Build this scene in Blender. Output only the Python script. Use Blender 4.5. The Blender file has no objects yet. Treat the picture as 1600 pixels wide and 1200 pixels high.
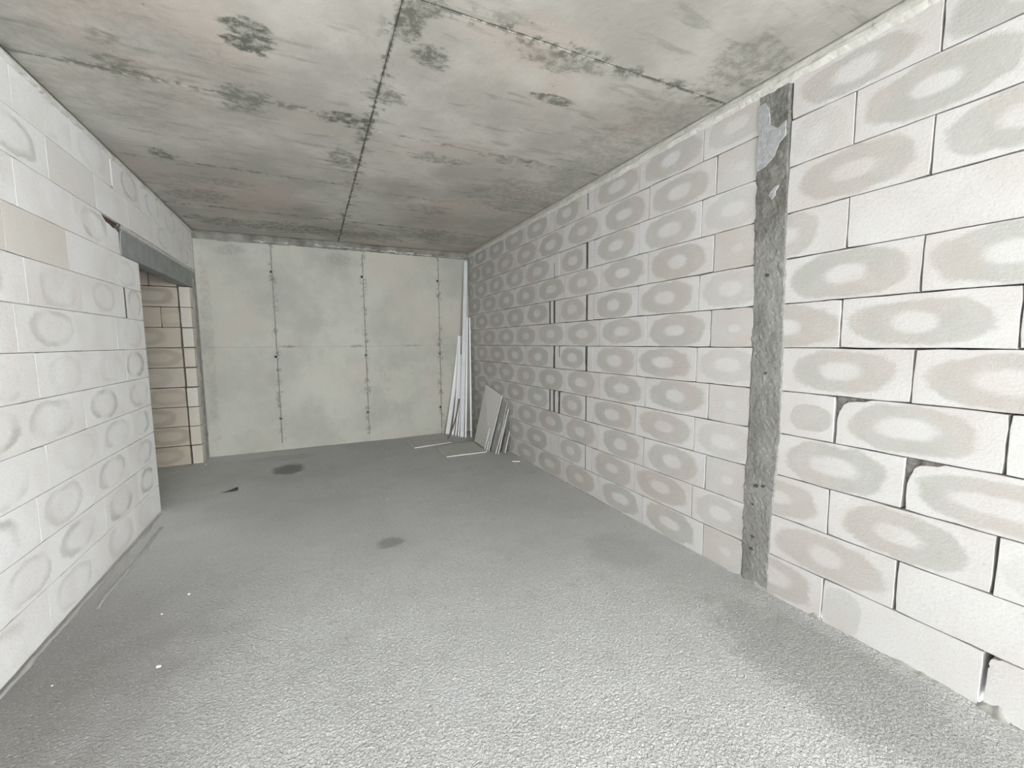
import bpy, bmesh, math, random
from mathutils import Matrix, Vector, noise as mnoise
random.seed(7)
SC = bpy.context.scene
COL = SC.collection
PI = math.pi

# ------------------------------------------------------------------ camera
cam_d = bpy.data.cameras.new('camera')
cam_d.sensor_fit = 'HORIZONTAL'; cam_d.sensor_width = 36.0
cam_d.lens = 660.0 / 1600.0 * 36.0
cam_d.clip_start = 0.02; cam_d.clip_end = 200
cam = bpy.data.objects.new('camera', cam_d); COL.objects.link(cam)
Rv = Vector((0.90358546, -0.42834486, -0.00734858))
Dv = Vector((-0.04858525, -0.08541694, -0.99516))
Fv = Vector((0.42564398, 0.89956913, -0.09799274))
M = Matrix.Identity(4)
for i in range(3):
    M[i][0] = Rv[i]; M[i][1] = -Dv[i]; M[i][2] = -Fv[i]
M[2][3] = 1.488
cam.matrix_world = M
SC.camera = cam

# ------------------------------------------------------------------ world, light, exposure
W = bpy.data.worlds.new('overcast_sky'); SC.world = W; W.use_nodes = True
bg = W.node_tree.nodes['Background']
bg.inputs[0].default_value = (0.90, 0.945, 1.0, 1); bg.inputs[1].default_value = 3.0
SC.view_settings.view_transform = 'Standard'; SC.view_settings.look = 'None'
SC.view_settings.gamma = 1.0; SC.view_settings.use_curve_mapping = False
SC.view_settings.exposure = 2.58
SC.cycles.max_bounces = 5; SC.cycles.diffuse_bounces = 4
SC.cycles.sample_clamp_indirect = 10

# room numbers (metres): x across, y into the room, z up
XR, XL, YB, ZC = 2.383, -1.295, 6.696, 2.941
YREAR = -6.0
WIN = (-1.2, 2.3, 0.05, 2.6)       # window opening in the rear wall: x0, x1, z0, z1
SIDE = (-5.5, -1.15, 0.05, 2.6)     # added opening in the right wall, unseen behind the camera, brightening the left wall: y0, y1, z0, z1
Z0, CH = -0.0045, 0.242             # first course, course height
YC0, YC1 = 1.50, 1.69               # concrete column in the right wall

pl = bpy.data.lights.new('window_portal', 'AREA'); pl.shape = 'RECTANGLE'
pl.size = WIN[1] - WIN[0]; pl.size_y = WIN[3] - WIN[2]
pl.cycles.is_portal = True
po = bpy.data.objects.new('window_portal', pl); COL.objects.link(po)
po.location = ((WIN[0] + WIN[1]) / 2, YREAR - 0.02, (WIN[2] + WIN[3]) / 2)
po.rotation_euler = (PI / 2, 0, 0)

pl2 = bpy.data.lights.new('added_side_portal', 'AREA'); pl2.shape = 'RECTANGLE'
pl2.size = SIDE[3] - SIDE[2]; pl2.size_y = SIDE[1] - SIDE[0]
pl2.cycles.is_portal = True
po2 = bpy.data.objects.new('added_side_portal', pl2); COL.objects.link(po2)  # portal for the opening added to light the left wall
po2.location = (XR + 0.27, (SIDE[0] + SIDE[1]) / 2, (SIDE[2] + SIDE[3]) / 2)
po2.rotation_euler = (0, PI / 2, 0)

# ------------------------------------------------------------------ node helpers
class NT:
    def __init__(s, name):
        s.m = bpy.data.materials.new(name); s.m.use_nodes = True
        s.t = s.m.node_tree; s.b = s.t.nodes['Principled BSDF']
        s.b.inputs['Specular IOR Level'].default_value = 0.25
        s.geo = s.t.nodes.new('ShaderNodeNewGeometry'); s.tc = s.t.nodes.new('ShaderNodeTexCoord')
    def n(s, typ, **kw):
        nd = s.t.nodes.new(typ)
        for k, v in kw.items(): setattr(nd, k, v)
        return nd
    def put(s, sock, v):
        if isinstance(v, bpy.types.NodeSocket): s.t.links.new(v, sock)
        elif isinstance(v, tuple) and len(v) == 3 and sock.type == 'RGBA': sock.default_value = (*v, 1)
        else: sock.default_value = v
    def m2(s, op, a, b=0.0, c=None, clamp=False):
        nd = s.n('ShaderNodeMath', operation=op, use_clamp=clamp)
        s.put(nd.inputs[0], a); s.put(nd.inputs[1], b)
        if c is not None: s.put(nd.inputs[2], c)
        return nd.outputs[0]
    def vm(s, op, a, b=(0, 0, 0)):
        nd = s.n('ShaderNodeVectorMath', operation=op); s.put(nd.inputs[0], a); s.put(nd.inputs[1], b)
        return nd.outputs['Value'] if op in ('LENGTH', 'DISTANCE', 'DOT_PRODUCT') else nd.outputs[0]
    def noise(s, vec, scale, detail=3, rough=0.55, dist=0.0):
        nd = s.n('ShaderNodeTexNoise'); s.put(nd.inputs['Vector'], vec)
        nd.inputs['Scale'].default_value = scale; nd.inputs['Detail'].default_value = detail
        nd.inputs['Roughness'].default_value = rough; nd.inputs['Distortion'].default_value = dist
        return nd.outputs[0]
    def voro(s, vec, scale):
        nd = s.n('ShaderNodeTexVoronoi'); s.put(nd.inputs['Vector'], vec); nd.inputs['Scale'].default_value = scale
        return nd.outputs['Distance']
    def ss(s, v, a, b):                         # smooth step from 0 at a to 1 at b
        nd = s.n('ShaderNodeMapRange', interpolation_type='SMOOTHSTEP'); s.put(nd.inputs[0], v)
        rev = a > b
        nd.inputs[1].default_value = min(a, b); nd.inputs[2].default_value = max(a, b)
        nd.inputs[3].default_value = 1.0 if rev else 0.0; nd.inputs[4].default_value = 0.0 if rev else 1.0
        return nd.outputs[0]
    def mix(s, f, a, b):
        nd = s.n('ShaderNodeMix', data_type='RGBA'); s.put(nd.inputs[0], f); s.put(nd.inputs[6], a); s.put(nd.inputs[7], b)
        return nd.outputs[2]
    def xyz(s, v):
        nd = s.n('ShaderNodeSeparateXYZ'); s.put(nd.inputs[0], v); return nd.outputs
    def attr(s, name):
        nd = s.n('ShaderNodeAttribute', attribute_type='OBJECT', attribute_name=name); return nd.outputs['Vector']
    def bump(s, h, strength, dist):
        nd = s.n('ShaderNodeBump'); s.put(nd.inputs['Height'], h)
        nd.inputs['Strength'].default_value = strength; nd.inputs['Distance'].default_value = dist
        s.t.links.new(nd.outputs[0], s.b.inputs['Normal'])
    def done(s, col, rough=0.9):
        s.put(s.b.inputs['Base Color'], col); s.put(s.b.inputs['Roughness'], rough); return s.m
    def blobs(s, P, lst, amp=0.9, nscale=9.0, stretch=(1, 1, 1)):
        tot = None
        nz = s.m2('SUBTRACT', s.noise(s.vm('MULTIPLY', P, stretch), nscale, 5, 0.72), 0.5)
        for (c, r, k) in lst:
            q = s.vm('DIVIDE', s.vm('SUBTRACT', P, c), r)
            d = s.m2('MULTIPLY_ADD', nz, 2 * amp, s.vm('LENGTH', q))
            m = s.m2('MULTIPLY', s.ss(d, 1.0, 0.55), k)
            tot = m if tot is None else s.m2('MAXIMUM', tot, m)
        return tot

# ------------------------------------------------------------------ materials
def mat_block(name, white, broken=False):
    s = NT(name); P = s.tc.outputs['Object']; X, _, Z = s.xyz(P)
    a = s.xyz(s.attr('ring_a')); b = s.xyz(s.attr('ring_b')); c = s.xyz(s.attr('ring_c'))
    seed = b[2]; tint = c[2]
    off = s.n('ShaderNodeCombineXYZ'); s.put(off.inputs[0], s.m2('MULTIPLY', seed, 37.0)); s.put(off.inputs[1], s.m2('MULTIPLY', seed, 91.0))
    Q = s.vm('ADD', P, off.outputs[0])
    Qs = s.vm('MULTIPLY', Q, (1.0, 1.0, 6.0))
    nz = s.noise(Q, 9, 3, 0.6); ns = s.noise(Qs, 26, 2, 0.6); big = s.noise(Q, 2.6, 2, 0.6)
    wob = s.m2('ADD', s.m2('MULTIPLY', s.m2('SUBTRACT', nz, 0.5), 0.55), s.m2('MULTIPLY', s.m2('SUBTRACT', ns, 0.5), 0.17))
    def ell(rx, rz, p):
        u = s.m2('POWER', s.m2('ABSOLUTE', s.m2('DIVIDE', s.m2('SUBTRACT', X, a[0]), rx)), p)
        v = s.m2('POWER', s.m2('ABSOLUTE', s.m2('DIVIDE', s.m2('SUBTRACT', Z, a[1]), rz)), p)
        return s.m2('ADD', s.m2('POWER', s.m2('ADD', u, v), 1.0 / p), wob)
    do = ell(b[0], b[1], 2.4); di = ell(c[0], c[1], 2.2)
    outer = s.ss(do, 1.10, 0.93); inner = s.ss(di, 1.32, 0.74)
    ring = s.m2('MULTIPLY', outer, s.m2('SUBTRACT', 1.0, s.m2('MULTIPLY', inner, 0.93)))
    ring = s.m2('MULTIPLY', s.m2('MULTIPLY', ring, a[2]), s.m2('ADD', s.m2('MULTIPLY_ADD', nz, 0.9, 0.3), s.m2('MULTIPLY', ns, 0.5)))
    if broken: ring = s.m2('MULTIPLY', ring, s.m2('MULTIPLY_ADD', s.ss(s.noise(Q, 4.2, 1), 0.40, 0.58), 0.85, 0.15))
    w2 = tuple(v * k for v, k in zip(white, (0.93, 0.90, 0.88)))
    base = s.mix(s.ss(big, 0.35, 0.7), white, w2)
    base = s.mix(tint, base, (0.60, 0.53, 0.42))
    rc = s.mix(tint, s.mix(s.ss(big, 0.42, 0.58), (0.475, 0.475, 0.44), (0.505, 0.475, 0.44)), (0.40, 0.35, 0.275))
    col = s.mix(ring, base, rc)
    pits = s.m2('MULTIPLY', s.ss(s.voro(Q, 24), 0.09, 0.05), s.ss(nz, 0.52, 0.60))
    col = s.mix(s.m2('MULTIPLY', pits, 0.5), col, (0.33, 0.32, 0.30))
    col = s.mix(s.m2('MULTIPLY', s.ss(ns, 0.66, 0.78), 0.22), col, (0.48, 0.47, 0.44))
    gr = s.noise(Q, 75, 3, 0.75)
    col = s.mix(s.m2('MULTIPLY', s.ss(gr, 0.52, 0.70), 0.22), col, (0.45, 0.44, 0.42))
    s.bump(gr, 0.45, 0.005)
    return s.done(col, 0.95)

def mat_concrete(name, light, dark, warm, stain, blobs=(), seams=(), grain=60, bumpk=0.4, amp=0.9, nscale=9.0, mott=1.3, bdist=0.01, bstretch=(1, 1, 1), streak=0.0, pale=()):
    s = NT(name); P = s.geo.outputs['Position']; X, Y, Z = s.xyz(P)
    a = s.noise(P, mott, 4, 0.6); b = s.noise(P, mott * 4.3, 4, 0.65); w = s.noise(s.vm('ADD', P, (7.3, 2.2, 5.1)), mott * 0.8, 2)
    col = s.mix(s.ss(a, 0.36, 0.66), light, dark)
    col = s.mix(s.m2('MULTIPLY', s.ss(w, 0.48, 0.68), 0.7), col, warm)
    col = s.mix(s.m2('MULTIPLY', s.ss(b, 0.52, 0.75), 0.45), col, dark)
    h = s.noise(P, grain * 0.35, 5, 0.7)
    if seams:                                    # rough dark cement bleed beside the formwork joints
        nz = b; nf = s.noise(P, 21, 3, 0.7)
        tot = None
        for (ax, v, wd, k, lo, hi) in seams:
            c = (X, Y, Z)[ax]; other = X if ax == 1 else Y
            if ax == 0 and lo[0] == 'z': other = Z
            d = s.m2('ABSOLUTE', s.m2('SUBTRACT', c, v))
            core = s.ss(d, wd * 0.16, wd * 0.05)
            halo = s.m2('MULTIPLY', s.ss(d, wd, 0.0), s.ss(s.m2('ADD', s.m2('MULTIPLY', nz, 0.6), s.m2('MULTIPLY', nf, 0.4)), 0.50, 0.60))
            m = s.m2('MULTIPLY', s.m2('MAXIMUM', s.m2('MULTIPLY', core, s.ss(nf, 0.36, 0.55)), halo), k)
            lo_, hi_ = lo[1], hi
            m = s.m2('MULTIPLY', m, s.m2('MULTIPLY', s.m2('GREATER_THAN', other, lo_), s.m2('LESS_THAN', other, hi_)))
            tot = m if tot is None else s.m2('MAXIMUM', tot, m)
        col = s.mix(tot, col, stain)
        
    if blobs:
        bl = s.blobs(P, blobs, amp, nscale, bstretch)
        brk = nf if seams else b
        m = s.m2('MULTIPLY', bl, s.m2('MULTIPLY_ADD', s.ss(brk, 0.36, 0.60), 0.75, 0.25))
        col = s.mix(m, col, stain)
    if pale:
        col = s.mix(s.m2('MULTIPLY', s.blobs(P, pale, 1.6, 7.0), s.m2('MULTIPLY_ADD', b, 1.6, 0.0)), col, (0.70, 0.67, 0.58))
    if streak:
        sn = s.noise(s.vm('MULTIPLY', P, (1.0, 5.0, 1.0)), 2.6, 4, 0.62)
        col = s.mix(s.m2('MULTIPLY', s.ss(sn, 0.57, 0.70), streak), col, stain)
    pv = s.voro(P, 14); pits = s.m2('MULTIPLY', s.ss(pv, 0.075, 0.045), s.ss(w, 0.5, 0.6))
    col = s.mix(s.m2('MULTIPLY', pits, 0.7), col, stain)
    s.bump(h, bumpk, bdist)
    return s.done(col, 0.92)

def mat_plain(name, c1, c2, scale=20, bumpk=0.2, rough=0.85, bdist=0.004, detail=4):
    s = NT(name); P = s.tc.outputs['Object']
    n = s.noise(P, scale, detail, 0.6); s.bump(s.noise(P, scale * 3, 4, 0.65), bumpk, bdist)
    return s.done(s.mix(s.ss(n, 0.3, 0.7), c1, c2), rough)

def mat_floor():
    s = NT('cement_screed'); P = s.geo.outputs['Position']; X, Y, Z = s.xyz(P)
    a = s.noise(P, 0.9, 3, 0.6); b = s.noise(P, 4.6, 4, 0.65)
    col = s.mix(s.ss(a, 0.38, 0.66), (0.72, 0.72, 0.71), (0.65, 0.647, 0.635))
    col = s.mix(s.m2('MULTIPLY', s.ss(b, 0.5, 0.75), 0.40), col, (0.57, 0.56, 0.545))
    # smoother screed by the left wall, darker on its near stretch; open grain in the middle
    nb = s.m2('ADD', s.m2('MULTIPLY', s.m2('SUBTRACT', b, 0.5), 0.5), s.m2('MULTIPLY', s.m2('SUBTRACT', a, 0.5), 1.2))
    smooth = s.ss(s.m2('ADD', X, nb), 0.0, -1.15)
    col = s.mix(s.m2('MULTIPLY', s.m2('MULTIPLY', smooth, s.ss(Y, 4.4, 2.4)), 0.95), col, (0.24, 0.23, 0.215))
    st = s.blobs(P, [((-0.31, 5.60, 0), (0.20, 0.30, 1), 0.75), ((0.47, 3.15, 0), (0.13, 0.10, 1), 0.5),
                     ((-0.45, 6.2, 0), (0.5, 0.22, 1), 0.16), ((1.95, 2.3, 0), (0.3, 0.35, 1), 0.16), ((2.05, 1.0, 0), (0.35, 0.7, 1), 0.30)], 0.5, 7)
    col = s.mix(st, col, (0.15, 0.14, 0.13))
    wsp = s.m2('MULTIPLY', s.ss(s.voro(P, 17), 0.06, 0.04), s.ss(b, 0.55, 0.62))
    dsp = s.m2('MULTIPLY', s.ss(s.voro(s.vm('ADD', P, (3.1, 1.7, 0)), 9), 0.06, 0.035), s.ss(b, 0.48, 0.40))
    col = s.mix(s.m2('MULTIPLY', wsp, 0.6), col, (0.75, 0.74, 0.72)); col = s.mix(s.m2('MULTIPLY', dsp, 0.7), col, (0.12, 0.12, 0.11))
    g1 = s.noise(P, 85, 3, 0.62, 0.5)
    col = s.mix(s.m2('MULTIPLY', s.ss(g1, 0.46, 0.32), 0.40), col, (0.30, 0.295, 0.29)); col = s.mix(s.m2('MULTIPLY', s.ss(g1, 0.58, 0.74), 0.45), col, (0.80, 0.80, 0.79))
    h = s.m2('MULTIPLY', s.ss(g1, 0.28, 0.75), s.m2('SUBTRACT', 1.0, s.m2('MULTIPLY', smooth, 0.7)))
    s.bump(h, 1.0, 0.011)
    s.b.inputs['Specular IOR Level'].default_value = 0.5
    return s.done(col, 0.6)

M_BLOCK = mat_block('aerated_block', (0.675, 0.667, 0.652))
M_BLOCKL = mat_block('lit_dry_aerated_block', (0.89, 0.88, 0.86), True)  # drier block, whitened further to carry the left wall's stronger light
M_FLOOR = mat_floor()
M_CORE = mat_plain('joint_mortar', (0.36, 0.35, 0.33), (0.26, 0.25, 0.24), 12, 0.3)
M_MORTAR = mat_plain('pale_mortar', (0.70, 0.69, 0.64), (0.58, 0.57, 0.52), 14, 0.7, 0.95, 0.006)
M_GREYMORTAR = mat_plain('grey_mortar', (0.44, 0.43, 0.40), (0.30, 0.30, 0.27), 9, 0.7, 0.95, 0.008)
CEIL_BLOBS = [((-1.15, 2.7, ZC), (0.85, 1.3, 1), 0.20), ((2.25, 2.9, ZC), (0.45, 1.5, 1), 0.28), ((-0.83, 2.74, ZC), (0.10, 0.10, 1), 0.5), ((-0.84, 3.02, ZC), (0.16, 0.14, 1), 0.7), ((-0.19, 2.50, ZC), (0.13, 0.14, 1), 1.0),  # first entry darkens the near left of the slab broadly
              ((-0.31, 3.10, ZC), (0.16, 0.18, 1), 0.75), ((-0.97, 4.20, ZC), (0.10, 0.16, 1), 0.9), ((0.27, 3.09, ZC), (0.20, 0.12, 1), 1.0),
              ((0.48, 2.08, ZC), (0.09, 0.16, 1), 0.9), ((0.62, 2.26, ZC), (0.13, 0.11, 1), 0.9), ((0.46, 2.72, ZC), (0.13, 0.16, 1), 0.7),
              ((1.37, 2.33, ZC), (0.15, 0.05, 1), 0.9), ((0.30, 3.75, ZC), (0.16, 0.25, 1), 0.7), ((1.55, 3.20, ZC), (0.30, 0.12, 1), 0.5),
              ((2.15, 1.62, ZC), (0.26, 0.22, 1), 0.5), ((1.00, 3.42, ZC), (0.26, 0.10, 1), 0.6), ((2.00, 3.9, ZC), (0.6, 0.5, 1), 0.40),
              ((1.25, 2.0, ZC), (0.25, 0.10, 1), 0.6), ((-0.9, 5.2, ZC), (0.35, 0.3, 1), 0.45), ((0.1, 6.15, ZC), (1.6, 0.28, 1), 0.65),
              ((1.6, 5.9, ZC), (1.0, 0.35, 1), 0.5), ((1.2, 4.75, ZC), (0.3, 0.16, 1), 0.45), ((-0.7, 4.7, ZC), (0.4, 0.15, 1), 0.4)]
CEIL_SEAMS = [(0, 0.424, 0.10, 0.95, ('y', 0.0), 6.7), (1, 3.072, 0.075, 0.8, ('x', -1.3), 0.424), (1, 3.167, 0.05, 0.75, ('x', 0.424), 2.4),
              (1, 4.31, 0.05, 0.8, ('x', -1.3), 0.424), (1, 4.39, 0.05, 0.75, ('x', 0.424), 2.4), (1, 1.926, 0.10, 0.95, ('x', 0.424), 2.4),
              (1, 5.548, 0.08, 0.85, ('x', -1.3), 2.4)]
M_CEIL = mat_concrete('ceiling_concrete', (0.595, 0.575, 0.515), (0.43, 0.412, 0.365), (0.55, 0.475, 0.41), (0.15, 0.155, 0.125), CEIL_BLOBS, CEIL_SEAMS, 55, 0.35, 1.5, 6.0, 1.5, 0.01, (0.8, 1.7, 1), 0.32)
BACK_SEAMS = [(0, -0.43, 0.07, 0.75, ('z', 0.1), 2.84), (0, 0.745, 0.07, 0.8, ('z', 0.1), 2.84), (0, 1.885, 0.07, 0.8, ('z', 0.1), 2.84)]
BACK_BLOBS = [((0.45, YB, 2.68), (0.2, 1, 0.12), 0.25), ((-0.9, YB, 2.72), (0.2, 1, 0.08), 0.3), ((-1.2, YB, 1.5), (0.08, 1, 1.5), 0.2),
              ((-0.28, YB, 1.455), (0.16, 1, 0.022), 0.6), ((0.62, YB, 1.45), (0.10, 1, 0.03), 0.6), ((1.45, YB, 1.45), (0.2, 1, 0.018), 0.35)]
M_BACK = mat_concrete('wall_concrete', (0.56, 0.56, 0.49), (0.46, 0.46, 0.40), (0.58, 0.54, 0.465), (0.17, 0.165, 0.14), BACK_BLOBS, BACK_SEAMS, 70, 0.3, 0.9, 9.0, 1.6, 0.01, (1, 1, 1), 0.0, [((1.22, YB, 0.80), (0.30, 1, 0.38), 0.28), ((0.2, YB, 0.95), (0.45, 1, 0.55), 0.2), ((0.45, YB, 1.7), (0.3, 1, 0.4), 0.15)])
M_COLUMN = mat_concrete('column_concrete', (0.33, 0.33, 0.305), (0.22, 0.22, 0.20), (0.31, 0.30, 0.27), (0.10, 0.10, 0.085),
                        [((XR, 1.6, 2.52), (1, 0.4, 0.46), 0.6)], (), 90, 1.0, 0.4, 9.0, 2.5, 0.012)
M_SLOT = mat_plain('slot_mortar', (0.115, 0.115, 0.095), (0.075, 0.075, 0.06), 30, 0.6)  # also serves as painted shade in the open gaps and column voids
M_BAND = mat_plain('rough_band', (0.36, 0.35, 0.31), (0.17, 0.165, 0.14), 4, 0.9, 0.95, 0.012)
M_SEAM = mat_plain('seam_cement', (0.33, 0.325, 0.29), (0.25, 0.245, 0.215), 12, 0.5)
M_PATCH = mat_plain('lime_patch', (0.52, 0.53, 0.54), (0.38, 0.39, 0.39), 30, 0.9, 0.95, 0.01)
M_LINTEL = mat_plain('lintel_concrete', (0.36, 0.37, 0.36), (0.29, 0.30, 0.285), 7, 0.3)
M_CHIP = mat_plain('broken_block', (0.36, 0.34, 0.31), (0.22, 0.21, 0.19), 40, 1.0, 0.95, 0.012)
M_BRICK = mat_plain('red_filler', (0.17, 0.10, 0.075), (0.10, 0.065, 0.05), 30, 0.8, 0.95, 0.01)
M_DARK = mat_plain('hole_shade', (0.012, 0.012, 0.01), (0.02, 0.02, 0.018), 20, 0.1)  # near-black colour painted as the shade inside the tie holes
M_RENDER = mat_plain('grey_render', (0.46, 0.45, 0.43), (0.40, 0.39, 0.37), 4, 0.3)
M_CARD = mat_plain('gypsum_card', (0.55, 0.54, 0.52), (0.48, 0.475, 0.455), 9, 0.1)
M_CARD2 = mat_plain('grey_gypsum_card', (0.34, 0.335, 0.325), (0.30, 0.295, 0.285), 9, 0.1)
M_GYPSUM = mat_plain('gypsum_core', (0.80, 0.79, 0.76), (0.70, 0.69, 0.66), 30, 0.2)
M_WHITE = mat_plain('white_profile', (0.92, 0.92, 0.92), (0.88, 0.88, 0.88), 5, 0.05, 0.5)
M_STEEL = mat_plain('galvanised_profile', (0.74, 0.75, 0.76), (0.66, 0.67, 0.68), 5, 0.05, 0.45)
M_BROWN = mat_plain('brown_strip', (0.20, 0.16, 0.12), (0.14, 0.115, 0.09), 15, 0.2)
M_BLACK = mat_plain('black_plastic', (0.03, 0.03, 0.03), (0.05, 0.045, 0.04), 15, 0.2, 0.6)
M_CRUMB = mat_plain('crumb', (0.78, 0.77, 0.74), (0.66, 0.65, 0.62), 60, 0.6)

# ------------------------------------------------------------------ object helpers
def link(name, me, mat, parent=None):
    o = bpy.data.objects.new(name, me); COL.objects.link(o)
    if mat is not None and not me.materials: me.materials.append(mat)
    if parent is not None: o.parent = parent
    return o
def mesh(name, vs, fs, smooth=False):
    me = bpy.data.meshes.new(name); me.from_pydata(vs, [], fs); me.update()
    if smooth:
        for p in me.polygons: p.use_smooth = True
    return me
def boxmesh(name, x0, x1, y0, y1, z0, z1):
    v = [(x, y, z) for x in (x0, x1) for y in (y0, y1) for z in (z0, z1)]
    f = [(0, 1, 3, 2), (4, 6, 7, 5), (0, 4, 5, 1), (2, 3, 7, 6), (0, 2, 6, 4), (1, 5, 7, 3)]
    return mesh(name, v, f)
def multibox(name, boxes):
    v, f = [], []
    for b in boxes:
        k = len(v); x0, x1, y0, y1, z0, z1 = b
        v += [(x, y, z) for x in (x0, x1) for y in (y0, y1) for z in (z0, z1)]
        f += [tuple(i + k for i in q) for q in ((0, 1, 3, 2), (4, 6, 7, 5), (0, 4, 5, 1), (2, 3, 7, 6), (0, 2, 6, 4), (1, 5, 7, 3))]
    return mesh(name, v, f)
def tag(o, label, cat, group=None, kind=None):
    o['label'] = label; o['category'] = cat
    if group: o['group'] = group
    if kind: o['kind'] = kind
    return o
def struct(name, me, mat, label, cat):
    return tag(link(name, me, mat), label, cat, kind='structure')
def n1(x, seed=0.0, f=1.0):                 # smooth value noise about 0, +-1
    return mnoise.noise(Vector((x * f, seed * 13.7 + 0.3, seed * 5.1)))

# outline block: polygon in (x, z), front at y = 0, body runs to y = t
def poly_block(name, pts, t, bev=0.0025):
    n = len(pts)
    if sum(pts[i][0] * pts[(i + 1) % n][1] - pts[(i + 1) % n][0] * pts[i][1] for i in range(n)) < 0: pts = pts[::-1]
    ins = []
    for i in range(n):
        a, b, c = pts[i - 1], pts[i], pts[(i + 1) % n]
        e1 = Vector((b[0] - a[0], b[1] - a[1])).normalized(); e2 = Vector((c[0] - b[0], c[1] - b[1])).normalized()
        nn = Vector((-e1.y, e1.x)) + Vector((-e2.y, e2.x))
        if nn.length < 1e-6: nn = Vector((-e1.y, e1.x))
        nn = nn.normalized() * bev
        ins.append((b[0] + nn.x, b[1] + nn.y))
    v = [(x, 0, z) for x, z in ins] + [(x, bev, z) for x, z in pts] + [(x, t, z) for x, z in pts]
    f = [tuple(range(n))]
    for k in (0, n):
        for i in range(n):
            j = (i + 1) % n; f.append((k + i, k + n + i, k + n + j, k + j))
    f.append(tuple(range(3 * n - 1, 2 * n - 1, -1)))
    return mesh(name, v, f)
def rect_pts(w, h, jit=0.0012, nx=7, nz=4, rng=random):
    p = []
    for i in range(nx): p.append((-w / 2 + w * i / nx, -h / 2))
    for i in range(nz): p.append((w / 2, -h / 2 + h * i / nz))
    for i in range(nx): p.append((w / 2 - w * i / nx, h / 2))
    for i in range(nz): p.append((-w / 2, h / 2 - h * i / nz))
    cx = 0.006
    out = []
    for x, z in p:
        corner = abs(abs(x) - w / 2) < 1e-6 and abs(abs(z) - h / 2) < 1e-6
        k = abs(rng.gauss(0, jit)) * (3.0 if corner else 1.0) * (3.0 if rng.random() < 0.06 else 1.0)
        k = min(k, 0.005)
        sx = -1 if x > w / 2 - 1e-6 else (1 if x < -w / 2 + 1e-6 else 0)
        sz = -1 if z > h / 2 - 1e-6 else (1 if z < -h / 2 + 1e-6 else 0)
        out.append((x + sx * k, z + sz * k))
    return out
ROT = {'right': -PI / 2, 'left': PI / 2, 'back': 0.0}
def place(o, wall, along, z, base):
    """along = world coordinate along the wall, base = the wall face plane."""
    if wall == 'right': o.location = (base, along, z)
    elif wall == 'left': o.location = (base, along, z)
    else: o.location = (along, base, z)
    o.rotation_euler = (0, 0, ROT[wall])
def block(parent, wall, base, a0, a1, z0, z1, t, ring=None, tint=0.0, gx=0.002, gz=0.0015, jit=0.0012, notch=None, proud=0.0, pts=None, bev=0.0018):
    w = abs(a1 - a0) - 2 * gx; h = (z1 - z0) - 2 * gz
    if pts is None: pts = rect_pts(w, h, jit)
    if notch: pts = notch(w, h, pts)
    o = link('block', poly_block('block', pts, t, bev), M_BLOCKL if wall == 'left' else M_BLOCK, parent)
    sgn = {'right': -1, 'left': 1, 'back': 1}[wall]; off = {'right': -1, 'left': 1, 'back': -1}[wall] * proud
    place(o, wall, (a0 + a1) / 2, (z0 + z1) / 2, base + off)
    r = ring or dict()
    full = r.get('full', abs(a1 - a0))
    cx = (r['c'] - (a0 + a1) / 2) * sgn if 'c' in r else r.get('cx', 0.0)
    o['ring_a'] = (cx, r.get('cz', 0.0), r.get('st', 0.0))
    o['ring_b'] = (r.get('rx', 0.36) * full, r.get('rz', 0.40) * (z1 - z0), random.random())
    o['ring_c'] = (r.get('ix', 0.14) * full, r.get('iz', 0.15) * (z1 - z0), tint)
    return o

# strip of mortar: rows of points from top to bottom, bulging out of the wall
def strip(name, length, n, top, bot, out, seed, mat, parent, m=5):
    """top(x), bot(x) -> z; out(x, t) -> how far it stands proud"""
    v, f = [], []
    for i in range(n + 1):
        x = -length / 2 + length * i / n
        zt, zb = top(x), bot(x)
        for j in range(m + 1):
            t = j / m
            y = 0.004 if j in (0, m) else -max(0.0008, out(x, t))
            v.append((x, y, zt + (zb - zt) * t))
    for i in range(n):
        for j in range(m):
            a = i * (m + 1) + j; f.append((a, a + 1, a + m + 2, a + m + 1))
    k = len(v)                                    # flat back
    for i in range(n + 1):
        x = -length / 2 + length * i / n
        v.append((x, 0.012, top(x))); v.append((x, 0.012, bot(x)))
    for i in range(n):
        a = k + 2 * i; f.append((a, a + 2, a + 3, a + 1))
        b = i * (m + 1)
        f.append((b, b + m + 1, a + 2, a)); f.append((b + m, a + 1, a + 3, b + 2 * m + 1))
    return link(name, mesh(name, v, f), mat, parent)

# ------------------------------------------------------------------ floor
def grid_floor():
    x0, x1, y0, y1 = -3.6, XR + 0.02, YREAR, YB + 0.02
    nx, ny = 150, 200
    v = []
    for j in range(ny + 1):
        for i in range(nx + 1):
            x = x0 + (x1 - x0) * i / nx; y = y0 + (y1 - y0) * j / ny
            z = 0.004 * mnoise.noise(Vector((x * 1.4, y * 1.4, 0))) + 0.0025 * mnoise.noise(Vector((x * 6, y * 6, 3)))
            z += 0.010 * math.exp(-max(0, XR - x) / 0.05) * (0.6 + n1(y, 3, 7))
            z += 0.008 * math.exp(-abs(x - XL) / 0.04) * (0.6 + n1(y, 5, 7)) * (1 if y < 4.7 else 0)
            v.append((x, y, z - 0.003))
    f = []
    for j in range(ny):
        for i in range(nx):
            a = j * (nx + 1) + i; f.append((a, a + 1, a + nx + 2, a + nx + 1))
    k = len(v); v += [(x0, y0, -0.2), (x1, y0, -0.2), (x1, y1, -0.2), (x0, y1, -0.2)]
    f.append((k + 3, k + 2, k + 1, k))
    return mesh('floor', v, f, True)
floor = struct('floor', grid_floor(), M_FLOOR, 'rough grey cement screed floor of the bare room', 'floor')

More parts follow.
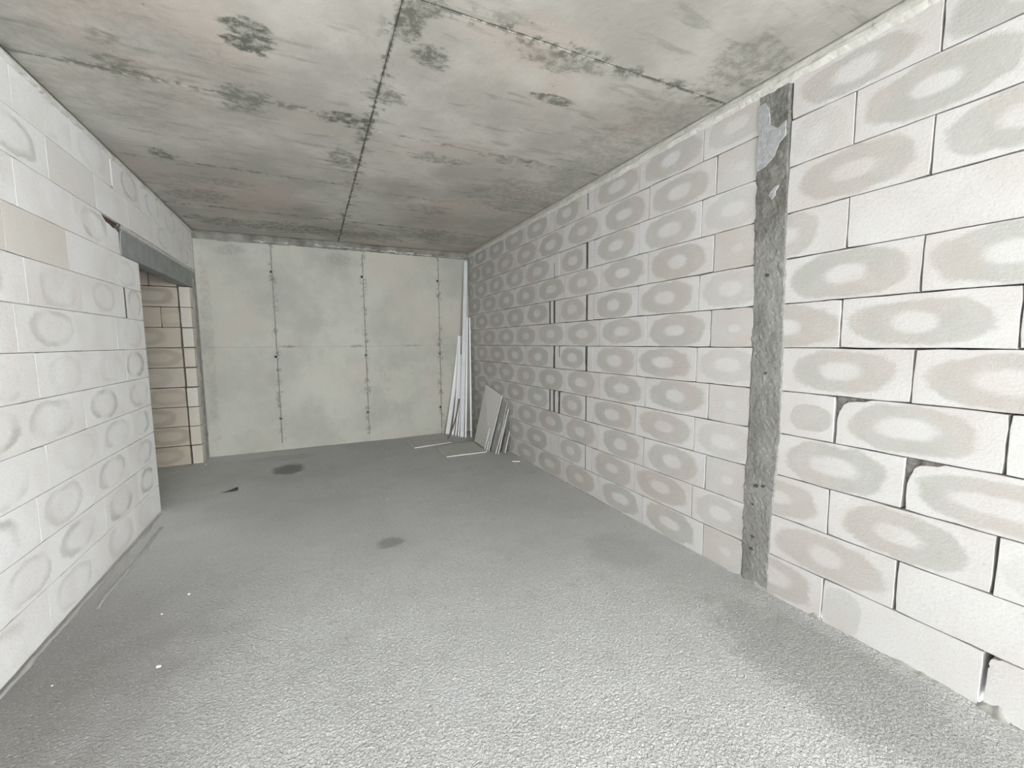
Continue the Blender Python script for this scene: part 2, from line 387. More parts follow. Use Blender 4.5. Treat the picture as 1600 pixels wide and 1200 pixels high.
# ------------------------------------------------------------------ ceiling: slab with formwork fields
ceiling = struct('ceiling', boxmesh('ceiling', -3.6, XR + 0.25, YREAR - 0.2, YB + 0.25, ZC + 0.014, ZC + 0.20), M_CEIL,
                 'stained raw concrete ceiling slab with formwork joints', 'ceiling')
def field(parent, name, mat, x0, x1, y0, y1, z0, z1, axis, g=0.003, bev=0.004):
    """one formwork field, a shallow slab with softened edges; axis: 'z' faces down, 'y' faces the camera side"""
    if axis == 'z':
        pts = [(x0 + g, y0 + g), (x1 - g, y0 + g), (x1 - g, y1 - g), (x0 + g, y1 - g)]
        mp = lambda u, v_, d: (u, v_, ZC + d)
    else:
        pts = [(x0 + g, z0 + g), (x1 - g, z0 + g), (x1 - g, z1 - g), (x0 + g, z1 - g)]
        mp = lambda u, v_, d: (u, YB + d, v_)
    (a0, b0), (a1, b1) = pts[0], pts[2]
    inn = [(a0 + bev, b0 + bev), (a1 - bev, b0 + bev), (a1 - bev, b1 - bev), (a0 + bev, b1 - bev)]
    v = [mp(u, w, 0) for u, w in inn] + [mp(u, w, bev * 0.6) for u, w in pts] + [mp(u, w, 0.016) for u, w in pts]
    f = [(0, 1, 2, 3)] + [(k + i, k + 4 + i, k + 4 + (i + 1) % 4, k + (i + 1) % 4) for k in (0, 4) for i in range(4)] + [(11, 10, 9, 8)]
    me = mesh(name, v, f); bm = bmesh.new(); bm.from_mesh(me); bmesh.ops.recalc_face_normals(bm, faces=bm.faces); bm.to_mesh(me); bm.free()
    return link(name, me, mat, parent)
CG = 0.0016
yl = [YREAR, -0.64, 0.60, 1.835, 3.072, 4.31, 5.548, YB]
yr = [YREAR, -0.55, 0.69, 1.926, 3.167, 4.39, 5.56, YB]
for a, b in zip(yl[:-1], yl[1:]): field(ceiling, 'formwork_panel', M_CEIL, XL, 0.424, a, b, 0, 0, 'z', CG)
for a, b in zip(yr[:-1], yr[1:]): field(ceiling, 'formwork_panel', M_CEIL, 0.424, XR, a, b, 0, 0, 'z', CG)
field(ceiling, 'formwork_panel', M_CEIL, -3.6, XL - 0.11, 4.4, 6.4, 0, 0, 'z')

# ------------------------------------------------------------------ back wall: cast concrete
wall_back = struct('wall_back', boxmesh('wall_back', XL - 0.02, XR + 0.25, YB + 0.014, YB + 0.22, -0.1, ZC + 0.02), M_BACK,
                   'cast concrete end wall with vertical formwork seams', 'wall')
xs = [XL, -0.43, 0.745, 1.885, XR]
for a, b in zip(xs[:-1], xs[1:]):
    field(wall_back, 'concrete_panel', M_BACK, a, b, 0, 0, -0.02, 1.45, 'y', 0.002, 0.003)
    field(wall_back, 'concrete_panel', M_BACK, a, b, 0, 0, 1.45, 2.835, 'y', 0.0022, 0.003)
# raised cement fins where the panels met
for k, x in enumerate((-0.43, 0.745, 1.885)):
    sl = 2.66
    o = strip('cement_fin', sl, 110, lambda q, k=k: 0.007 + 0.007 * abs(n1(q, 20 + k, 6)), lambda q, k=k: -0.007 - 0.007 * abs(n1(q, 30 + k, 6)),
              lambda q, t, k=k: 0.003 + 0.004 * abs(n1(q, 40 + k, 9)), k, M_SEAM, wall_back, 3)
    o.rotation_euler = (0, PI / 2, 0); o.location = (x, YB, 1.43)
    # tie holes
    for z in (2.467, 1.315, 0.447):
        n = 12; v = []; f = []
        for (r, y) in ((0.024, -0.0015), (0.017, -0.0085), (0.014, -0.0088), (0.013, -0.003)):
            v += [(r * math.cos(2 * PI * i / n), y, r * math.sin(2 * PI * i / n)) for i in range(n)]
        for q in range(3): f += [(q * n + i, q * n + (i + 1) % n, q * n + n + (i + 1) % n, q * n + n + i) for i in range(n)]
        f.append(tuple(range(3 * n, 4 * n)))
        me = mesh('tie_hole', v, f); me.materials.append(M_GREYMORTAR); me.materials.append(M_DARK)
        for p in me.polygons:
            if p.index >= 2 * n: p.material_index = 1
        o = link('tie_hole', me, None, wall_back); o.location = (x + random.uniform(-0.02, 0.01), YB, z)
# rough band under the slab
o = strip('mortar_band', XR - XL, 240, lambda q: 0.075, lambda q: -0.035 + 0.012 * n1(q, 51, 5) + 0.008 * n1(q, 52, 17) - (0.016 if q < -0.75 else 0),
          lambda q, t: 0.006 + 0.022 * max(0, math.sin(PI * min(1, t * 1.15))) * (0.5 + abs(n1(q + 3 * t, 53, 6))), 5, M_BAND, wall_back, 7)
o.location = ((XL + XR) / 2, YB, 2.872)
for x0, x1, z, hh in ((0.12, 0.95, 2.868, 0.03), (1.0, 1.5, 2.862, 0.026), (1.55, 1.78, 2.858, 0.022), (1.86, 2.3, 2.855, 0.02), (-0.62, -0.22, 2.862, 0.028)):
    o = strip('pale_mortar_smear', x1 - x0, 50, lambda q, s=x0, hh=hh: hh * (0.35 + 0.9 * n1(q, s, 7) + 0.5 * n1(q, s, 26)), lambda q, s=x0, hh=hh: -hh * (0.25 + 0.7 * n1(q, s + 4, 9) + 0.4 * n1(q, s, 31)) - 0.003,
              lambda q, t, s=x0: 0.024 + 0.012 * abs(n1(q + t, s, 8)), 1, M_MORTAR, wall_back, 3)
    o.location = ((x0 + x1) / 2, YB, z)

# ------------------------------------------------------------------ right wall: aerated blocks
wall_right = struct('wall_right', multibox('wall_right', [(XR + 0.19, XR + 0.25, SIDE[1], YB + 0.25, -0.1, ZC + 0.02), (XR, XR + 0.25, YREAR - 0.2, SIDE[0], -0.1, ZC + 0.02),
                    (XR + 0.004, XR + 0.25, SIDE[0], SIDE[1], SIDE[3], ZC + 0.02), (XR + 0.004, XR + 0.25, SIDE[0], SIDE[1], -0.1, SIDE[2])]), M_CORE,
                    'long block wall with oval damp rings and a concrete column', 'wall')
def zrow(k): return Z0 + (k - 1) * CH, Z0 + k * CH
def ring(**k):
    d = dict(st=random.uniform(0.8, 1.0), rx=random.uniform(0.385, 0.43), rz=random.uniform(0.42, 0.47), ix=random.uniform(0.13, 0.18), iz=random.uniform(0.15, 0.20),
             cx=random.uniform(-0.015, 0.015), cz=random.uniform(-0.008, 0.008), full=0.595)
    d.update(k); return d
def chip_tl(dx, dz):
    """broken top-left corner seen from the room"""
    def fn(w, h, pts):
        p = [q for q in pts if not (q[0] < -w / 2 + dx and q[1] > h / 2 - dz)]
        r = []
        placed = False
        for q in p:
            r.append(q)
        # the outline runs counter-clockwise: bottom, right, top (right to left), left (top to bottom)
        for i in range(len(r)):
            if r[i][1] > h / 2 - 0.01 and (i + 1 == len(r) or r[i + 1][1] < h / 2 - 0.01): idx = i
        c = [(-w / 2 + dx, h / 2 - 0.003), (-w / 2 + dx * 0.8, h / 2 - dz * 0.18), (-w / 2 + dx * 0.55, h / 2 - dz * 0.22), (-w / 2 + dx * 0.32, h / 2 - dz * 0.3),
             (-w / 2 + dx * 0.18, h / 2 - dz * 0.5), (-w / 2 + dx * 0.12, h / 2 - dz * 0.8), (-w / 2 + 0.008, h / 2 - dz)]
        return r[:idx + 1] + c + r[idx + 1:]
    return fn
TR = 0.185
# ---- near side of the column (y below 1.5): joint positions per course
NEAR = {}
for k in range(1, 13):
    if k % 2: NEAR[k] = [1.515, 1.213, 0.621, 0.028, -0.565, SIDE[1]]
    else: NEAR[k] = [1.515, 0.918, 0.325, -0.27, -0.862, SIDE[1]]
NEAR_RING = {
    (12, 0): ring(rx=0.40, rz=0.36, cz=-0.02), (12, 1): ring(cz=-0.03), (11, 0): ring(st=0.25, full=0.3), (11, 1): ring(), (10, 0): ring(), (10, 1): ring(),
    (9, 0): ring(c=1.53, st=0.8, rx=0.30), (9, 1): None, (8, 0): ring(), (8, 1): ring(), (7, 0): ring(c=1.49), (7, 1): ring(rz=0.40, rx=0.40),
    (6, 0): ring(rx=0.37), (6, 1): ring(rx=0.41, ix=0.2), (5, 0): ring(c=1.33, full=0.33, rx=0.30, rz=0.3, ix=0.001, iz=0.001), (5, 1): ring(cx=-0.015, rx=0.36), (5, 2): None,
    (4, 0): ring(), (4, 1): ring(rx=0.43, ix=0.22, rz=0.40), (3, 0): ring(c=1.49), (3, 1): ring(rx=0.37), (3, 2): ring(st=0.25),
    (2, 0): ring(), (2, 1): None, (1, 0): ring(c=1.49), (1, 1): ring(st=0.45, c=1.12, rx=0.14, ix=0.001), (1, 2): None}
for k in range(1, 13):
    z0, z1 = zrow(k)
    J = NEAR[k]
    for i in range(len(J) - 1):
        rg = NEAR_RING.get((k, i), ring() if i > 1 else None)
        wide = {(5, 1): 0.009, (4, 1): 0.008, (1, 2): 0.008, (2, 1): 0.004, (3, 2): 0.004}.get((k, i), 0.0022)
        nt = chip_tl(0.14, 0.075) if (k, i) == (5, 1) else chip_tl(0.12, 0.085) if (k, i) == (4, 1) else chip_tl(0.035, 0.05) if (k, i) == (1, 2) else None
        a1, a0 = J[i], J[i + 1]
        # a1 is the far end (left in the picture): widen that joint only
        o = block(wall_right, 'right', XR, a0, a1 - (wide if wide > 0.003 else 0), z0, z1, TR, rg, 0.0, 0.0018, 0.0012, 0.0014, nt, random.uniform(-0.0012, 0.0012))
        if (k, i) in ((5, 1), (4, 1)):
            dx, dz = (0.15, 0.08) if k == 5 else (0.13, 0.09)
            w = a1 - a0; n = 16; v = []; f = []
            for q in range(n + 1):
                for r in range(9):
                    x = -w / 2 - 0.004 + dx * q / n; z = (z1 - z0) / 2 - 0.002 - dz * r / 8
                    v.append((x, 0.014 + 0.012 * mnoise.noise(Vector((x * 40, z * 40, k))), z))
            for q in range(n):
                for r in range(8): b = q * 9 + r; f.append((b, b + 1, b + 10, b + 9))
            # back sheet gives the scar a body
            kk = len(v); v += [(-w / 2 - 0.004, 0.06, (z1 - z0) / 2 - 0.002), (-w / 2 - 0.004 + dx, 0.06, (z1 - z0) / 2 - 0.002), (-w / 2 - 0.004 + dx, 0.06, (z1 - z0) / 2 - dz), (-w / 2 - 0.004, 0.06, (z1 - z0) / 2 - dz)]
            f.append((kk, kk + 1, kk + 2, kk + 3))
            link('broken_corner', mesh('broken_corner', v, f), M_CHIP, o)
# ---- far side of the column: odd courses run in full blocks, even courses carry cut pieces between open slots
ODD = [1.675, 1.970, 2.565, 3.160, 3.757, 4.337, 4.920, 5.512, 6.104, 6.69]
EVEN = [1.675, 2.076, 2.670, 3.258, 3.366, 3.856, 3.962, 4.052, 4.640, 5.232, 5.824, 6.416, 6.69]
SLOT = {(12, 3.366): 0.010, (10, 3.366): 0.030, (10, 3.962): 0.012, (8, 3.366): 0.028, (8, 3.962): 0.034, (8, 4.052): 0.028, (6, 3.366): 0.034, (6, 3.856): 0.012,
        (6, 3.962): 0.036, (4, 3.366): 0.014, (4, 3.856): 0.034, (4, 3.962): 0.032, (4, 4.052): 0.024, (2, 3.366): 0.007}
ODDSLOT = {(11, 1.970): 0.004, (7, 1.970): 0.006, (9, 1.970): 0.004, (3, 1.970): 0.007, (1, 1.970): 0.005, (5, 1.970): 0.004}
for k in range(1, 13):
    z0, z1 = zrow(k)
    J = ODD if k % 2 else EVEN
    if k == 12: J = [1.675, 2.079, 2.675, 3.258, 3.366, 3.455, 3.962, 4.052, 4.640, 5.232, 5.824, 6.416, 6.69]
    for i in range(len(J) - 1):
        a0, a1 = J[i], J[i + 1]; L = a1 - a0
        s0 = SLOT.get((k, a0), ODDSLOT.get((k, a0), 0)); s1 = SLOT.get((k, a1), 0)
        if L < 0.2: rg = ring(st=0.0)
        elif i == 0 and k % 2: rg = ring(st=random.uniform(0.3, 0.5), full=0.5, c=1.80, rx=0.55, rz=0.6, ix=0.08, iz=0.1)
        elif i == 0: rg = ring(st=random.uniform(0.35, 0.6), full=0.5, c=1.84, rx=0.40, rz=0.44)
        elif L < 0.55: rg = ring(full=L)
        else: rg = ring()
        block(wall_right, 'right', XR, a0 + s0 / 2, a1 - s1 / 2, z0, z1, TR, rg, random.uniform(0, 0.10), random.choice((0.0008, 0.0012, 0.0018)) if i else 0.0015,
              0.0011, 0.0012, None, random.uniform(-0.0012, 0.0012))
# dark mortar set back in the open slots; each runs over the part of the course that the gap shows
for (k, a), wd in list(SLOT.items()):
    z0, z1 = zrow(k); hh = z1 - z0 - 0.004
    lo = {(6, 3.856): 0.12, (10, 3.962): 0.0, (12, 3.366): 0.05}.get((k, a), 0.0); hi = {(10, 3.962): 0.15, (12, 3.366): 0.2}.get((k, a), hh)
    m = 9; left = []; right = []
    for j in range(m + 1):
        z = -hh / 2 + lo + (hi - lo) * j / m
        tp = 1.1 * max(0.3, min(1, 0.95 + 0.6 * n1(z, k + a, 14)))
        left.append((-wd / 2 * tp - 0.001, z)); right.append((wd / 2 * tp + 0.001, z))
    o = link('slot_mortar', poly_block('slot_mortar', left + right[::-1], 0.05, 0.0008), M_SLOT, wall_right); place(o, 'right', a, (z0 + z1) / 2, XR + 0.0012)
    # pale adhesive closes the rest of the gap behind it
    o = link('joint_adhesive', boxmesh('joint_adhesive', -wd / 2 - 0.001, wd / 2 + 0.001, 0.0, 0.05, -hh / 2, hh / 2), M_MORTAR, wall_right); place(o, 'right', a, (z0 + z1) / 2, XR + 0.004)
# ---- concrete tie column
def column_mesh():
    er = [(0, 1.497), (0.4, 1.500), (0.9, 1.474), (1.44, 1.484), (2.07, 1.502), (2.84, 1.524)]
    el = [(0, 1.680), (0.6, 1.690), (1.1, 1.676), (1.6, 1.686), (2.05, 1.700), (2.86, 1.706)]
    def ip(t, z):
        for (za, ya), (zb, yb_) in zip(t[:-1], t[1:]):
            if z <= zb: return ya + (yb_ - ya) * (z - za) / (zb - za)
        return t[-1][1]
    v, f = [], []; nz, ny = 300, 16
    for j in range(nz + 1):
        z = -0.01 + 2.87 * j / nz
        a = ip(er, z) + 0.005 * n1(z, 61, 22) + 0.004 * n1(z, 62, 60); b = ip(el, z) + 0.010 * n1(z, 63, 14) + 0.007 * n1(z, 64, 50)
        for i in range(ny + 1):
            t = i / ny; y = a + (b - a) * t
            d = 0.004 + 0.0045 * mnoise.noise(Vector((y * 16, z * 9, 2))) + 0.0042 * mnoise.noise(Vector((y * 50, z * 45, 7)))
            if abs(z - 2.04) < 0.006: d -= 0.004
            if i in (0, ny): d = -0.004
            v.append((XR - max(d, -0.004 if i in (0, ny) else 0.0016), y, z))
    for j in range(nz):
        for i in range(ny):
            q = j * (ny + 1) + i; f.append((q, q + 1, q + ny + 2, q + ny + 1))
    k = len(v); v += [(XR + 0.10, 1.5, -0.01), (XR + 0.10, 1.69, -0.01), (XR + 0.10, 1.69, 2.86), (XR + 0.10, 1.5, 2.86)]
    f += [(k, k + 1, k + 2, k + 3)]
    f += [(k, k + 3) + tuple(j * (ny + 1) for j in range(nz, -1, -1)), (k + 1, k + 2) + tuple(j * (ny + 1) + ny for j in range(nz, -1, -1))]
    return mesh('concrete_column', v, f)
column = link('concrete_column', column_mesh(), M_COLUMN, wall_right)
column['label'] = 'rough dark grey concrete column cast between the blocks'
# pale scraped patch at the head of the column
pp = [(-0.090, 0.16), (-0.050, 0.165), (-0.022, 0.12), (-0.012, 0.03), (0.03, -0.005), (0.075, 0.02), (0.078, -0.06), (0.04, -0.09), (0.02, -0.15), (-0.03, -0.185), (-0.085, -0.20), (-0.088, -0.1), (-0.083, 0.0), (-0.088, 0.08)]
o = link('lime_smear', poly_block('lime_smear', pp, 0.02, 0.003), M_PATCH, column); place(o, 'right', 1.613, 2.655, XR - 0.0085)
pp = [(0.035 * math.cos(a) * (0.7 + 0.3 * math.sin(3 * a)), 0.03 * math.sin(a) + 0.02 * math.cos(a)) for a in [2 * PI * i / 11 for i in range(11)]]
o = link('lime_smear', poly_block('lime_smear', pp, 0.02, 0.004), M_PATCH, column); place(o, 'right', 1.588, 2.31, XR - 0.009)
for yv, zv, r in ((1.60, 1.86, 0.013), (1.605, 0.62, 0.014), (1.56, 0.63, 0.011), (1.62, 0.50, 0.009), (1.58, 1.30, 0.009), (1.61, 0.30, 0.010), (1.615, 0.22, 0.010)):
    pp = [(r * math.cos(a) * (1.2 + 0.4 * math.sin(2 * a + zv * 9)), r * 0.8 * math.sin(a)) for a in [2 * PI * i / 9 for i in range(9)]]
    o = link('void_shade', poly_block('void_shade', pp, 0.02, 0.001), M_SLOT, column); place(o, 'right', yv, zv, XR - 0.0095)  # dark patch painted as the shade of a small void
# ---- mortar bead under the slab and grey mortar at the foot
LR = YB - YREAR
o = strip('mortar_bead', LR, 900, lambda q: 0.034, lambda q: -0.058 + 0.010 * n1(q, 71, 4) + 0.008 * n1(q, 72, 15) + 0.004 * n1(q, 73, 45),
          lambda q, t: 0.006 + 0.012 * math.sin(PI * min(1, 1.2 - t)) * (0.8 + 0.5 * n1(q + t, 74, 6)) * (1 if t < .8 else .4) + 0.003 * n1(q + 5 * t, 75, 50), 7, M_MORTAR, wall_right, 6)
place(o, 'right', (YB + YREAR) / 2, 2.912, XR)
for yc, ln, hh in ((0.80, 0.34, 0.022), (0.58, 0.10, 0.05), (1.24, 0.06, 0.03), (1.6, 0.26, 0.03), (3.4, 1.5, 0.010), (5.0, 1.2, 0.010)):
    o = strip('mortar_foot', ln, max(20, int(ln * 90)), lambda q, ln=ln, hh=hh, s=yc: hh * max(0.1, math.cos(PI * q / ln) * (0.8 + 0.7 * n1(q, s, 25))), lambda q: -0.03,
              lambda q, t, s=yc: 0.004 + 0.018 * t * (0.8 + 0.5 * n1(q, s + 1, 30)), 2, M_GREYMORTAR, wall_right, 4)
    place(o, 'right', yc, 0.003, XR)

# ------------------------------------------------------------------ left wall: partition blocks with the passage opening
TL = 0.105; YD = 4.69; YS = 6.372
wall_left = struct('wall_left', multibox('wall_left', [(XL - 0.13, XL - 0.108, YREAR - 0.2, YD - 0.03, -0.1, ZC + 0.02), (XL - 0.13, XL - 0.108, YD - 0.03, YB, 2.44, ZC + 0.02)]), M_CORE,
                   'pale block partition wall with faint oval rings beside the passage opening', 'wall')
CL = 0.2429; ZL = -0.0035
def zl(k): return ZL + (k - 1) * CL, ZL + k * CL
def lring(**k):
    d = dict(st=random.choice((0.15, 0.3, 0.4, 0.5, 0.65, 0.75)), rx=random.uniform(0.28, 0.36), rz=random.uniform(0.38, 0.44), full=0.595, cx=random.uniform(-0.03, 0.03), cz=random.uniform(-0.01, 0.01))
    q = random.uniform(0.66, 0.86); d.update(ix=d['rx'] * q, iz=d['rz'] * q, cx=random.uniform(-0.07, 0.07)); d.update(k); return d
LODD = [YD, 4.10, 3.50, 2.91, 2.315, 1.72, 1.125, 0.53, -0.065, -0.66, YREAR]
LEVEN = [YD, 4.22, 3.63, 3.04, 2.445, 1.85, 1.255, 0.66, 0.065, -0.53, YREAR]
LTINT = {(9, 2): 0.45, (9, 3): 0.5, (8, 2): 0.16, (7, 2): 0.1, (11, 4): 0.3, (7, 3): 0.22, (5, 3): 0.18, (4, 2): 0.08}
def notch_hole(w, h, pts):                    # ragged hole in the top right corner
    keep = [q for q in pts if not (q[0] > w / 2 - 0.30 and q[1] > h / 2 - 0.07)]
    idx = max(i for i, q in enumerate(keep) if q[0] > w / 2 - 0.01)
    c = [(w / 2 - 0.001, h / 2 - 0.075), (w / 2 - 0.05, h / 2 - 0.058), (w / 2 - 0.10, h / 2 - 0.062), (w / 2 - 0.16, h / 2 - 0.050), (w / 2 - 0.22, h / 2 - 0.046), (w / 2 - 0.27, h / 2 - 0.02), (w / 2 - 0.29, h / 2 - 0.002)]
    return keep[:idx + 1] + c + keep[idx + 1:]
for k in range(1, 13):
    z0, z1 = zl(k); J = list(LODD if k % 2 else LEVEN)
    if k == 8: J = [YD, 4.337, 3.625] + LEVEN[3:]
    if k == 10: J = [4.315, 3.63] + LEVEN[3:]
    if k == 11: J = [YB - 0.002, 5.74, 5.148, 4.548, 3.968, 3.377, 2.79, 2.2, 1.6, 1.0, 0.4, -0.2, -0.8, YREAR]
    if k == 12: J = [YB - 0.002, 6.05, 5.45, 4.86, 4.29, 3.69, 3.10, 2.5, 1.9, 1.3, 0.7, 0.1, -0.5, YREAR]
    for i in range(len(J) - 1):
        a1, a0 = J[i], J[i + 1]
        st = {(7, 1): 0.0, (9, 0): 0.25, (9, 1): 0.0, (9, 2): 0.0, (8, 2): 0.35, (10, 1): 0.0, (11, 2): 0.0, (11, 3): 0.0, (11, 4): 0.0}.get((k, i))
        rg = lring() if st is None else lring(st=st)
        if k == 10 and i == 0: rg = lring(st=0.6, c=3.91)
        if a1 - a0 < 0.5: rg['full'] = (a1 - a0) * 1.15
        gx = 0.0009 if (k, i) in ((7, 0), (7, 1), (8, 1), (11, 2), (11, 3), (11, 4)) else -0.0006
        s1 = 0.028 if (k, i) == (8, 1) else 0.02 if (k, i) == (12, 4) else 0.0
        zz1 = z1
        if k == 12: zz1 = ZC - 0.012
        nt = notch_hole if (k, i) == (10, 0) else None
        block(wall_left, 'left', XL, a0, a1 - s1, z0 if not (k == 11 and a0 > 4.3) else z0 + 0.004, zz1, TL, rg, LTINT.get((k, i), random.uniform(0, 0.05)), gx, 0.0010, 0.0005, nt, random.uniform(-0.0004, 0.0004), None, 0.0009)
# filler seen in the ragged hole, and the concrete lintel with its mortar bed
o = link('brick_filler', boxmesh('brick_filler', -0.16, 0.16, 0.02, 0.08, -0.04, 0.04), M_BRICK, wall_left); place(o, 'left', 4.16, 2.385, XL)
zb = ZL + 10 * CL
lp = [(-1.19, -0.118), (-0.88, -0.112), (0.0, -0.108), (0.8, -0.107), (1.185, -0.106), (1.185, 0.088), (0.4, 0.085), (-0.5, 0.087), (-1.12, 0.09), (-1.17, 0.05), (-1.185, -0.03)]
o = link('lintel', poly_block('lintel', lp, TL, 0.006), M_LINTEL, wall_left); place(o, 'left', 5.51, 2.302, XL + 0.004); o['label'] = 'grey concrete lintel over the passage opening'
o = strip('mortar_bed', 2.36, 200, lambda q: 0.014 + 0.002 * n1(q, 81, 12), lambda q: -0.016 - 0.006 * abs(n1(q, 82, 9)), lambda q, t: 0.012 + 0.006 * n1(q + t, 83, 25), 3, M_MORTAR, wall_left, 4)
place(o, 'left', 5.51, 2.408, XL)
def gap(pts, y, z):  # flush dark sheet that paints the shade of an open gap
    o = link('gap_shade', poly_block('gap_shade', pts, 0.03, 0.0008), M_SLOT, wall_left); place(o, 'left', y, z, XL - 0.0008)
gap([(-0.035, 0.016), (0.035, 0.010), (0.036, -0.022), (0.028, -0.020), (0.0, 0.0)], 3.095, 2.408)
gap([(-0.035, 0.03), (-0.01, 0.04), (0.03, 0.0), (0.04, -0.03), (0.0, -0.035), (-0.03, 0.0)], 4.26, 2.675)
gap([(-0.012, 0.118), (0.012, 0.118), (0.010, 0.03), (0.014, -0.06), (0.012, -0.118), (-0.010, -0.118), (-0.004, 0.0)], 4.330, zl(8)[0] + CL / 2)
gap([(-0.012, 0.10), (0.016, 0.10), (0.012, 0.02), (0.010, -0.10), (-0.004, -0.14), (-0.014, -0.06), (-0.018, 0.03)], 4.322, 2.30)
gap([(-0.006, 0.05), (0.008, 0.06), (0.006, -0.05), (-0.006, -0.06)], 4.548, 2.56)
# bearing stub beside the end wall
for k in range(1, 10):
    z0, z1 = zl(k)
    if k == 9: z1 = 2.19
    block(wall_left, 'left', XL, YS + random.uniform(-0.008, 0.008), YB - 0.004, z0, z1, TL, None, random.uniform(0.55, 0.8), 0.0008, 0.003, 0.003, None, random.uniform(-0.004, 0.002))
o = strip('mortar_smear', 2.30, 160, lambda q: 0.06 + 0.03 * n1(q, 91, 5) + 0.015 * n1(q, 92, 19), lambda q: -0.13, lambda q, t: 0.005 + 0.012 * abs(n1(q * 2 + 3 * t, 93, 7)), 4, M_GREYMORTAR, wall_left, 6)
o.location = (XL + 0.002, 6.565, 1.15); o.rotation_euler = (PI / 2, 0, PI / 2)
o.matrix_world = Matrix(((0, -1, 0, XL + 0.002), (0, 0, -1, 6.565), (1, 0, 0, 1.16), (0, 0, 0, 1)))
o = strip('mortar_bead', LR, 700, lambda q: 0.03, lambda q: -0.026 + 0.014 * n1(q, 95, 6) + 0.010 * n1(q, 96, 22),
          lambda q, t: 0.006 + 0.016 * math.sin(PI * min(1, 1.2 - t)) * (0.8 + 0.5 * n1(q + t, 97, 8)), 7, M_MORTAR, wall_left, 5)
place(o, 'left', (YB + YREAR) / 2, 2.914, XL)
# screed ridge along the left wall
def ridge(name, y0, y1, xc, hw, hh, seed, mat):
    n = int((y1 - y0) * 70); v = []; f = []; m = 6
    for i in range(n + 1):
        y = y0 + (y1 - y0) * i / n; c = xc + 0.012 * n1(y, seed, 3) + 0.005 * n1(y, seed + 1, 14)
        w_ = hw * (0.8 + 0.6 * n1(y, seed + 2, 9)); h_ = hh * max(0.05, 0.7 + 0.9 * n1(y, seed + 3, 11)) * min(1, i / 4, (n - i) / 4)
        for j in range(m + 1):
            t = j / m; v.append((c + w_ * (t - 0.5) * 2, y, 0.001 + h_ * math.sin(PI * t) - (0.004 if j in (0, m) else 0)))
    for i in range(n):
        for j in range(m): a = i * (m + 1) + j; f.append((a, a + 1, a + m + 2, a + m + 1))
        f.append((i * (m + 1) + m, i * (m + 1), (i + 1) * (m + 1), (i + 1) * (m + 1) + m))
    return link(name, mesh(name, v, f, True), mat, floor)
ridge('screed_ridge', 2.0, 4.6, XL + 0.028, 0.014, 0.010, 101, M_RENDER)
ridge('screed_ridge', 3.05, 4.25, XL + 0.125, 0.012, 0.009, 104, M_RENDER)

# ------------------------------------------------------------------ passage behind the opening
wall_passage = struct('wall_passage', multibox('wall_passage', [(-3.6, XL - 0.0, YS + 0.15, YB + 0.1, -0.1, ZC + 0.02), (-3.75, -3.6, 4.3, YS + 0.3, -0.1, ZC + 0.02), (-3.6, XL - 0.14, 4.3, 4.4, -0.1, ZC + 0.02)]), M_CORE,
                      'tan block wall seen through the opening under the lintel', 'wall')
for k in range(1, 13):
    z0, z1 = zl(k)
    J = {8: [-1.42, -1.60, -2.19, -2.78, -3.37, -3.6], 10: [-1.42, -1.69, -2.28, -2.87, -3.6]}.get(k, [-1.42, -2.01, -2.60, -3.19, -3.6] if k % 2 else [-1.42, -1.90, -2.49, -3.08, -3.6])
    for i in range(len(J) - 1):
        rg = lring(st=random.uniform(0.3, 0.8), rx=0.36, ix=0.22, iz=0.22) if i == 0 else None
        if k == 12: z1 = ZC - 0.004
        block(wall_passage, 'back', YS + 0.022, J[i + 1], J[i], z0, z1, 0.12, rg, random.uniform(0.8, 1.0), 0.002, 0.002, 0.002, None, random.uniform(-0.003, 0.003))

# ------------------------------------------------------------------ rear wall with the window opening (behind the camera)
x0, x1, wz0, wz1 = WIN
wall_rear = struct('wall_rear', multibox('wall_rear', [(XL - 0.13, x0, YREAR - 0.2, YREAR, -0.1, ZC + 0.02), (x1, XR + 0.25, YREAR - 0.2, YREAR, -0.1, ZC + 0.02),
                                                       (x0, x1, YREAR - 0.2, YREAR, -0.1, wz0), (x0, x1, YREAR - 0.2, YREAR, wz1, ZC + 0.02)]), M_RENDER,
                   'plain wall with the large window opening opposite the end wall', 'wall')

# ------------------------------------------------------------------ gypsum board offcuts
def slab(name, c, t, label, cat, group=None, card=None):
    """board from four corner points (quad) and a thickness; faces get card, the rim gets the white core"""
    c = [Vector(p) for p in c]; nrm = (c[1] - c[0]).cross(c[3] - c[0]).normalized()
    base = sum(c, Vector()) / 4
    v = [p - base for p in c] + [p - base + nrm * t for p in c]
    f = [(3, 2, 1, 0), (4, 5, 6, 7)] + [(i, (i + 1) % 4, (i + 1) % 4 + 4, i + 4) for i in range(4)]
    root = bpy.data.objects.new(name, None); COL.objects.link(root)
    low = min(range(8), key=lambda i: v[i].z); root.location = (base.x, base.y, base.z + v[low].z); dz = -v[low].z
    v = [(p.x, p.y, p.z + dz) for p in v]
    e = 0.0009
    link('gypsum_core', mesh('gypsum_core', v, f), M_GYPSUM, root)
    for k in (0, 1):                             # paper on both faces
        q = [Vector(v[i]) for i in f[k]]; nn = nrm * (-1 if k == 0 else 1)
        pv = [p - nn * 0.0004 for p in q] + [p + nn * e for p in q]
        pf = [(0, 1, 2, 3)[::-1], (4, 5, 6, 7)] + [(i, (i + 1) % 4, (i + 1) % 4 + 4, i + 4) for i in range(4)]
        link('card_face', mesh('card_face', [tuple(p) for p in pv], pf), card or M_CARD, root)
    return tag(root, label, cat, group)
G = 'gypsum board offcuts in the far corner'
